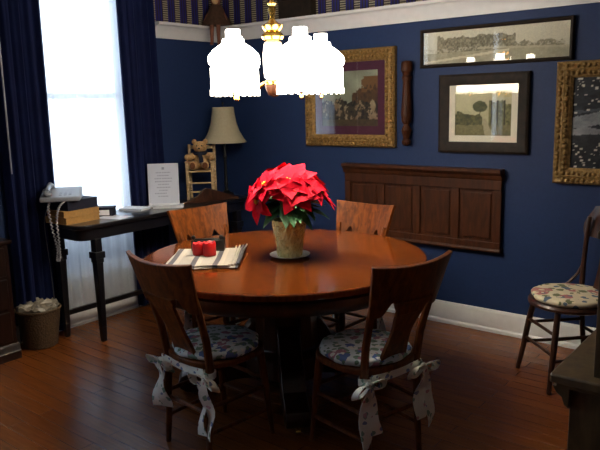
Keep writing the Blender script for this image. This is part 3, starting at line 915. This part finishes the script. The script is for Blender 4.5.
# toy chair + teddy bear
BX, BY, BD = -3.95, 3.66, 40
BSC = 1.12
t = rot_thing('toy_chair', 'small pale wooden toy armchair on the desk holding the teddy bear', 'toy chair', BX, BY, DZ, BD)
tw = M['toywood']
obj('seat', MB().box(-.095,-.085,.225,.095,.085,.238), tw, t, bevel=.003)
for s in (-1, 1):
    obj('leg', MB().tube([(s*.088,-.078,0),(s*.088,-.078,.30)], [.011,.012], 10), tw, t)
    obj('leg', MB().tube([(s*.088,.08,0),(s*.088,.08,.215)], .011, 10), tw, t)
    obj('back_post', MB().tube([(s*.088,.08,.215),(s*.09,.10,.435)], .011, 10), tw, t)
    obj('armrest', MB().box(s*.088-.014,-.09,.30,s*.088+.014,.09,.312), tw, t, bevel=.003)
    for zz in (.06, .13):
        obj('rung', MB().tube([(s*.088,-.078,zz),(s*.088,.08,zz)], .007), tw, t)
for zz in (.07, .14):
    obj('rung', MB().tube([(-.088,-.078,zz),(.088,-.078,zz)], .007), tw, t)
for zz in (.29, .35, .41):
    obj('back_slat', MB().box(-.086,.085+(zz-.28)*.1,zz-.014,.086,.094+(zz-.28)*.1,zz+.016), tw, t, bevel=.002)
t.scale = (BSC, BSC, 1)
t = rot_thing('teddy_bear', 'tan teddy bear with dark scarf sitting in the toy chair', 'teddy bear', BX, BY, DZ+.216, BD)
t.scale = (.98, .98, .98)
t.location.z = DZ+.239
bd = MB()
bd.ell((0,.02,.075),(.058,.05,.075)); bd.ell((0,.0,.18),(.056,.05,.05)); bd.ell((0,-.045,.168),(.026,.026,.022))
for s in (-1, 1):
    bd.ell((s*.045,.005,.225),(.022,.012,.022))
    bd.tube([(s*.045,.01,.12),(s*.08,-.02,.10),(s*.095,-.065,.105)], [.024,.024,.022]); bd.ell((s*.096,-.07,.106),(.026,.026,.024))
    bd.tube([(s*.03,0,.035),(s*.045,-.07,.035),(s*.05,-.11,.035)], [.032,.03,.026]); bd.ell((s*.05,-.115,.042),(.032,.022,.036))
b = obj('body', bd, M['teddy'], t, smooth=60)
mo = b.modifiers.new('r', 'REMESH'); mo.mode = 'VOXEL'; mo.voxel_size = .005
for s in (-1, 1):
    obj('foot_pad', MB().ell((s*.05,-.136,.042),(.022,.005,.026)), M['teddy_paw'], t)
    obj('eye', MB().ell((s*.02,-.046,.195),(.006,.005,.006)), M['blackmetal'], t)
obj('nose', MB().ell((0,-.07,.175),(.009,.006,.007)), M['blackmetal'], t)
sc = MB().lathe([(.05,.118),(.06,.124),(.06,.142),(.05,.148)], 20, 0, .01); sc.ribbon([(0,-.052,.13),(.01,-.06,.10),(.015,-.06,.06)], (1,0,0), .035, .004)
obj('scarf', sc, M['navybook'], t)

# table lamp
t = thing('table_lamp', 'black stemmed table lamp with flared beige shade in the corner', 'lamp', (-3.93, 3.915, DZ))
obj('base', MB().lathe([(.055,0),(.06,.008),(.056,.02),(.03,.032),(.018,.045)], 28), M['blackmetal'], t)
obj('stem', MB().lathe([(.016,.04),(.012,.08),(.017,.10),(.012,.12),(.011,.30),(.018,.32),(.011,.34),(.010,.50)], 16), M['blackmetal'], t)
obj('lamp_shade', MB().lathe([(.182,.437),(.184,.441),(.158,.475),(.128,.53),(.106,.60),(.094,.67),(.088,.725),(.084,.725),(.09,.67),(.102,.60),(.124,.53),(.154,.475)], 40, cap=False).add([], []), M['shade_cloth'], t, smooth=60)
sp_ = MB()
for k in range(3):
    a = 2*PI*k/3; sp_.tube([(0,0,.70),(.085*math.cos(a),.085*math.sin(a),.715)], .003, 6)
sp_.tube([(0,0,.49),(0,0,.75)], .004, 8); sp_.ell((0,0,.755),(.009,.009,.012))
obj('harp', sp_, M['blackmetal'], t)

# ------------------------------------------------------------------ waste basket and chest at left
t = thing('waste_basket', 'round wicker waste basket with crumpled white liner on floor by the desk', 'basket', (-4.035, 2.215, 0))
bk = MB()
R0 = [(.10,0),(.104,.01)]
nn = 48; v = []; rows = 30
prof_b = [(.105+.035*(i/rows), .005+.25*i/rows) for i in range(rows+1)]
for i, (r_, z_) in enumerate(prof_b):
    for k in range(nn):
        a = 2*PI*k/nn; q = r_ + (.004 if ((k//2)+i) % 2 else -.001)
        v.append((q*math.cos(a), q*math.sin(a), z_))
f = [(i*nn+k, i*nn+(k+1)%nn, (i+1)*nn+(k+1)%nn, (i+1)*nn+k) for i in range(rows) for k in range(nn)] + [tuple(reversed(range(nn)))]
bk.add(v, f)
obj('basket_body', bk, M['wicker'], t, smooth=60)
rim = MB(); rim.tube([(.141*math.cos(2*PI*k/32), .141*math.sin(2*PI*k/32), .255) for k in range(33)], .009, 8)
obj('rim', rim, M['wicker'], t, smooth=60)
rb = random.Random(4)
bag = MB().lathe([(.01,.20),(.09,.215),(.12,.245),(.132,.27),(.125,.285),(.10,.275),(.06,.285),(.01,.27)], 40)
for i, (x, y, z_) in enumerate(bag.v):
    bag.v[i] = (x*(1+rb.uniform(-.06,.06)), y*(1+rb.uniform(-.06,.06)), z_+rb.uniform(-.012,.014))
obj('liner', bag, M['plastic_bag'], t, smooth=30)

t = thing('wooden_chest', 'low dark mahogany chest of drawers cut off at the left edge', 'chest', (-4.06, 1.52, 0))
obj('body', MB().box(-.115,-.49,.10,.115,.49,.74), M['cabinet'], t, bevel=.004)
obj('plinth', extrude_profile([(0,0),(.03,0),(.03,.05),(.024,.06),(.02,.085),(.012,.1),(0,.1)], -.50, .50, 'y', 1, .105), M['cabinet'], t, smooth=30)
obj('plinth_side', MB().box(-.115,-.50,0,.105,.505,.1), M['cabinet'], t, smooth=0)
obj('top', MB().box(-.12,-.51,.74,.14,.51,.765), M['cabinet'], t, bevel=.006)
for k, (z0, z1) in enumerate(((.12,.31),(.33,.52),(.54,.72))):
    d = obj('drawer', MB().box(.113,-.46,z0,.128,.46,z1), M['cabinet'], t, bevel=.005)
    for s in (-1, 1):
        obj('knob', MB().ell((.14, s*.28, (z0+z1)/2), (.015,.016,.016)), M['brass'], d)

# ------------------------------------------------------------------ cabinet corner at right
CX, CY = -.672, 2.13
t = thing('side_cabinet', 'olive brown wooden cabinet corner with overhanging top and upright post at lower right', 'cabinet', (CX, CY, 0))
ZT = .65
obj('cabinet_top', MB().prism(rr(.40, .34, .012, 3), ZT-.03, ZT, Matrix.Translation((.40,.34,0))), M['olive'], t, smooth=30, bevel=.006)
obj('top_moulding', MB().box(.018,.018,ZT-.048,.79,.67,ZT-.03), M['olive'], t, smooth=0, bevel=.004)
obj('body', MB().box(.055,.05,.08,.78,.66,ZT-.048), M['olive'], t, smooth=0, bevel=.004)
obj('plinth', MB().box(.045,.035,0,.79,.67,.08), M['olive'], t, smooth=0, bevel=.004)
br = MB().prism([(.02,0),(.075,0),(.075,-.07),(.06,-.06),(.052,-.035),(.034,-.022)], -.02, .02, Matrix.Translation((-.015,.045,ZT-.048)) @ Matrix.Rotation(PI/2,4,'X'))
obj('corner_bracket', br, M['olive'], t, smooth=0)
obj('post', MB().box(.125,.05,ZT,.16,.085,ZT+.46), M['olive'], t, smooth=0, bevel=.004)
obj('post', MB().box(.72,.05,ZT,.755,.085,ZT+.46), M['olive'], t, smooth=0, bevel=.004)
obj('rail', MB().box(.115,.04,ZT+.46,.77,.095,ZT+.485), M['olive'], t, smooth=0, bevel=.004)

# ------------------------------------------------------------------ on the dining table
ZT = .7503
t = thing('saucer', 'pale round saucer under the poinsettia pot', 'saucer', (TX+.045, TY-.0, ZT))
obj('plate', MB().lathe([(.06,0),(.07,.002),(.105,.012),(.108,.016),(.10,.014),(.06,.006),(.01,.006)], 40), M['china'], t)
PXY = (TX+.045, TY)
t = thing('potted_poinsettia', 'red poinsettia in a gold foil pot in the middle of the dining table', 'plant', (PXY[0], PXY[1], ZT+.0065))
fo = MB(); nn = 60; rows = 14; v = []
rf = random.Random(2)
for i in range(rows+1):
    k = i/rows; r_ = .064+.027*k
    for j in range(nn):
        a = 2*PI*j/nn; q = r_*(1+.02*math.sin(a*13+i)+rf.uniform(-.04,.04)*(0 < i < rows))
        v.append((q*math.cos(a), q*math.sin(a), .195*k))
fo.add(v, [(i*nn+j, i*nn+(j+1)%nn, (i+1)*nn+(j+1)%nn, (i+1)*nn+j) for i in range(rows) for j in range(nn)]+[tuple(reversed(range(nn)))])
obj('foil_pot', fo, M['foil'], t, smooth=0)
obj('soil', MB().lathe([(.01,.165),(.086,.165),(.086,.175),(.01,.18)], 24), M['brown_cloth'], t)

def leaf(m, base, direction, up, L, W, droop, fold=.25, tipw=.0):
    d = Vector(direction).normalized(); u = Vector(up); s = d.cross(u).normalized(); u = s.cross(d).normalized()
    n = 7; rows = []
    th = .0012
    for i in range(n+1):
        k = i/n
        w = W*(math.sin(PI*min(1, k**.8))**.85)*(1-.25*k) if 0 < i < n else .002
        if i == 4: w *= 1.08
        c = Vector(base) + d*L*k*(1-.12*droop*k) - u*droop*L*k*k*.55
        rows.append((c, w))
    vv = []
    for c, w in rows:
        for q in (-1, -.5, 0, .5, 1):
            vv.append(c + s*w*q + u*(abs(q)*w*fold))
    ff = [(i*5+j, i*5+j+1, (i+1)*5+j+1, (i+1)*5+j) for i in range(n) for j in range(4)]
    m.add(vv, ff)
rp = random.Random(12)
blooms = []
CAMD = Vector((0-PXY[0], 0-PXY[1], 0)).normalized(); RT = Vector((.779,.627,0))
def pos(side, fwd, zz): return RT*side + CAMD*fwd + Vector((0,0,zz))
BL = [(pos(.0,.05,.40),CAMD*.55+Vector((0,0,.8)),.145,8), (pos(-.115,.06,.385),None,.12,7), (pos(.115,.05,.375),None,.125,7), (pos(-.155,.05,.30),RT*-.8+CAMD*.7+Vector((0,0,.1)),.115,6),
      (pos(.04,.12,.345),CAMD*.8+Vector((0,0,.45)),.12,7), (pos(-.04,-.12,.40),None,.125,7), (pos(.12,-.09,.375),None,.12,7), (pos(-.12,-.08,.34),None,.11,6), (pos(.165,.02,.32),None,.10,6)]
for k, (c, nrm, L, nb) in enumerate(BL):
    c = Vector(c)
    nm_ = Vector(nrm).normalized() if nrm else (Vector((c.x, c.y, 0)).normalized()*.75 + Vector((0,0,.8))).normalized()
    ref = Vector((1,0,0)) if abs(nm_.x) < .8 else Vector((0,1,0))
    a1 = nm_.cross(ref).normalized(); a2 = nm_.cross(a1)
    m = MB()
    for layer in range(2):
        n_ = nb if layer == 0 else nb-3
        for i in range(n_):
            a = 2*PI*(i+.5*layer)/n_ + rp.uniform(-.2,.2) + k
            dd = a1*math.cos(a)+a2*math.sin(a)
            leaf(m, c+nm_*(.006*layer)+dd*.008, dd+nm_*(.12+.25*layer), nm_, L*(1-.3*layer)*rp.uniform(.9,1.12), L*.34*rp.uniform(.9,1.12), rp.uniform(.05,.45))
    b = obj('bloom', m, M['red_leaf'], t, smooth=60)
    bud = MB()
    for i in range(6):
        a = i*1.05; bud.ell(c+nm_*.016+(a1*math.cos(a)+a2*math.sin(a))*.009*(i > 0), (.005,.005,.006), 8, 5)
    obj('bud_cluster', bud, M['yellow'], b)
    obj('stem', MB().tube([(0,0,.17),tuple(c*.5+Vector((0,0,.10))),tuple(c-nm_*.01)], .005, 6), M['stem'], t)
gl = MB()
for i in range(54):
    a = rp.uniform(0, 2*PI); zz = rp.uniform(.23,.33); rr_ = rp.uniform(.02,.07)
    dd = Vector((math.cos(a), math.sin(a), rp.uniform(-.35,.25)))
    leaf(gl, (rr_*math.cos(a), rr_*math.sin(a), zz), dd, (0,0,1), rp.uniform(.11,.165), rp.uniform(.034,.046), rp.uniform(.1,.8))
obj('foliage', gl, M['green_leaf'], t, smooth=60)

# striped cloth, candles, dark box
t = thing('folded_cloth', 'white and grey striped folded cloth on the dining table under the red candles', 'cloth', (-2.55, 2.36, ZT), math.radians(38.8))
rc = random.Random(8)
def cloth_layer(x0, x1, y0, y1, zb, th, seed):
    ph = seed*1.3
    def P(u, v):
        x = x0+(x1-x0)*u; y = y0+(y1-y0)*v
        e = min(u, 1-u, v, 1-v)
        return (x+.006*math.sin(v*7+ph), y+.006*math.sin(u*9+ph), zb+th/2+.0025*(1+math.sin(x*23+ph)*math.sin(y*19+ph))), (0,0,1)
    return MB().shell(P, 24, 24, th)
obj('lower_fold', cloth_layer(-.18,.185,-.225,.225,.0005,.005,1), M['cloth'], t, smooth=50)
obj('upper_fold', cloth_layer(-.175,.15,-.215,.20,.0095,.005,2), M['cloth'], t, smooth=50)
fr_ = MB()
for i in range(4):
    x = .148+.014*i
    fr_.tube([(x,-.215+.01*i,.014),(x+.002,-.05,.013),(x+.004,.10,.014+.002*i),(x-.004+.006*i,.235,.018+.003*i)], [.008,.008,.007,.005], 8)
obj('rolled_edge', fr_, M['cloth'], t, smooth=50)
ZB = ZT+.021
for k, (x, y, h, lab) in enumerate(((-2.60,2.385,.062,'short red candle at left on the striped cloth'), (-2.535,2.40,.070,'short red candle at right on the striped cloth'))):
    t = thing('pillar_candle', lab, 'candle', (x, y-.02, ZB), 0, 'red candles on the striped cloth')
    prof_c = [(.01,0),(.033,0),(.035,.004),(.035,h-.006),(.032,h),(.026,h-.002),(.02,h-.008),(.004,h-.009)]
    cm = MB().lathe(prof_c, 28)
    for i, (a, b, z_) in enumerate(cm.v):
        if z_ > h*.8 and math.hypot(a, b) > .025:
            an = math.atan2(b, a); cm.v[i] = (a, b, z_+.003*math.sin(an*6))
    obj('wax', cm, M['red_candle'], t)
    obj('wick', MB().tube([(0,0,h-.01),(.001,0,h+.002)], .0015, 6), M['blackmetal'], t)
t = thing('napkin_holder', 'low black box standing just behind the red candles', 'box', (-2.635, 2.468, ZB), math.radians(38))
hb = MB(); hb.box(-.09,-.03,0,.09,.03,.006); hb.box(-.09,-.03,.006,.09,-.024,.06); hb.box(-.09,.024,.006,.09,.03,.06); hb.box(.084,-.024,.006,.09,.024,.07)
obj('holder_body', hb, M['blackmetal'], t, bevel=.003)
for s in (-1, 1):
    obj('corner_knob', MB().ell((s*.075,-.027,.076),(.012,.008,.012)), M['blackmetal'], t)

# ------------------------------------------------------------------ chandelier
CXY = (TX-.018, TY-.014)
t = thing('chandelier', 'brass chandelier with four white glass beaded shades hanging over the table', 'chandelier', (CXY[0], CXY[1], -.016))
obj('column', MB().lathe([(.01,1.615),(.03,1.64),(.02,1.655),(.045,1.665),(.045,1.68),(.02,1.685),(.018,1.88),(.05,1.885),(.058,1.90),(.05,1.915),(.036,1.925),(.05,1.94),(.054,1.955),(.03,1.968),(.014,1.985),(.012,2.0),(.022,2.03),(.016,2.05),(.024,2.06),(.01,2.075),(.014,2.12),(.007,2.14),(.007,2.79)], 24), M['brass'], t)
obj('canopy', MB().lathe([(.02,2.755),(.06,2.78),(.065,2.8155)], 24), M['brass'], t)
obj('font', MB().lathe([(.03,1.684),(.048,1.70),(.052,1.76),(.052,1.82),(.044,1.87),(.025,1.884)], 28), M['cream'], t)
obj('lower_bowl', MB().lathe([(.008,1.60),(.03,1.612),(.042,1.635),(.046,1.664)], 24), M['panel'], t)
FW = Vector((-.627,.779,0))
for sgn, p in ((-1, RT*-.188+FW*-.14), (1, RT*.248+FW*.17), (1, RT*.138-FW*.17), (-1, RT*-.205+FW*.20)):
    d = p.normalized()
    obj('arm', MB().tube([tuple(d*.02+Vector((0,0,1.69))), tuple(d*.10+Vector((0,0,1.655))), tuple(d*.2+Vector((0,0,1.64))), tuple(p+Vector((0,0,1.66))), tuple(p+Vector((0,0,1.70)))], .007, 8), M['brass'], t, smooth=60)
    obj('finial', MB().lathe([(.002,1.585),(.009,1.595),(.006,1.61),(.018,1.625),(.014,1.66)], 12, p.x, p.y), M['brass'], t)
    shd = obj('lamp_shade', MB().lathe([(.034,1.925),(.036,1.92),(.036,1.885),(.052,1.88),(.055,1.86),(.072,1.85),(.10,1.83),(.122,1.805),(.127,1.785),(.122,1.765),(.112,1.755),(.117,1.745),(.118,1.635)], 40, p.x, p.y, cap=False), M['shade_glass'], t, smooth=40)
    bd_ = MB()
    for k in range(40):
        a = 2*PI*k/40; x, y = p.x+.117*math.cos(a), p.y+.117*math.sin(a)
        L = .030 if k % 2 else .022
        bd_.tube([(x,y,1.642),(x,y,1.642-L)], [.005,.0055], 6)
    obj('bead_fringe', bd_, M['bead'], shd, smooth=60)

# ------------------------------------------------------------------ light, camera
w = bpy.data.worlds.new('daylight'); scene.world = w; w.use_nodes = True
bg = w.node_tree.nodes['Background']; bg.inputs[0].default_value = (.66,.82,1,1); bg.inputs[1].default_value = 6.0
for a, b in WINS:
    L = bpy.data.lights.new('window_daylight', 'AREA'); L.shape = 'RECTANGLE'; L.size = b-a; L.size_y = HEAD-SILL
    L.cycles.is_portal = True
    o = bpy.data.objects.new('window_daylight', L); COL.objects.link(o); o.location = (XL-.2, (a+b)/2, (SILL+HEAD)/2); o.rotation_euler = (0, -PI/2, 0)

f, yaw, pit, rol = 666.42, -0.678060, 0.180521, -0.0242138
s, c = math.sin, math.cos
fw = Vector((s(yaw)*c(pit), c(yaw)*c(pit), -s(pit))); rt = Vector((c(yaw), -s(yaw), 0)); up = rt.cross(fw)
r2 = rt*c(rol)+up*s(rol); u2 = up*c(rol)-rt*s(rol)
cam = bpy.data.cameras.new('camera'); co = bpy.data.objects.new('camera', cam); COL.objects.link(co)
mt = Matrix(((r2.x,u2.x,-fw.x,0),(r2.y,u2.y,-fw.y,0),(r2.z,u2.z,-fw.z,1.55),(0,0,0,1)))
co.matrix_world = mt
cam.sensor_width = 36; cam.lens = f/600*36; cam.clip_start = .05
scene.camera = co
scene.view_settings.view_transform = 'Standard'; scene.view_settings.look = 'None'
scene.view_settings.exposure = 0; scene.view_settings.gamma = 1; scene.view_settings.use_curve_mapping = False
scene.cycles.max_bounces = 10; scene.cycles.transparent_max_bounces = 16
scene.cycles.use_denoising = True
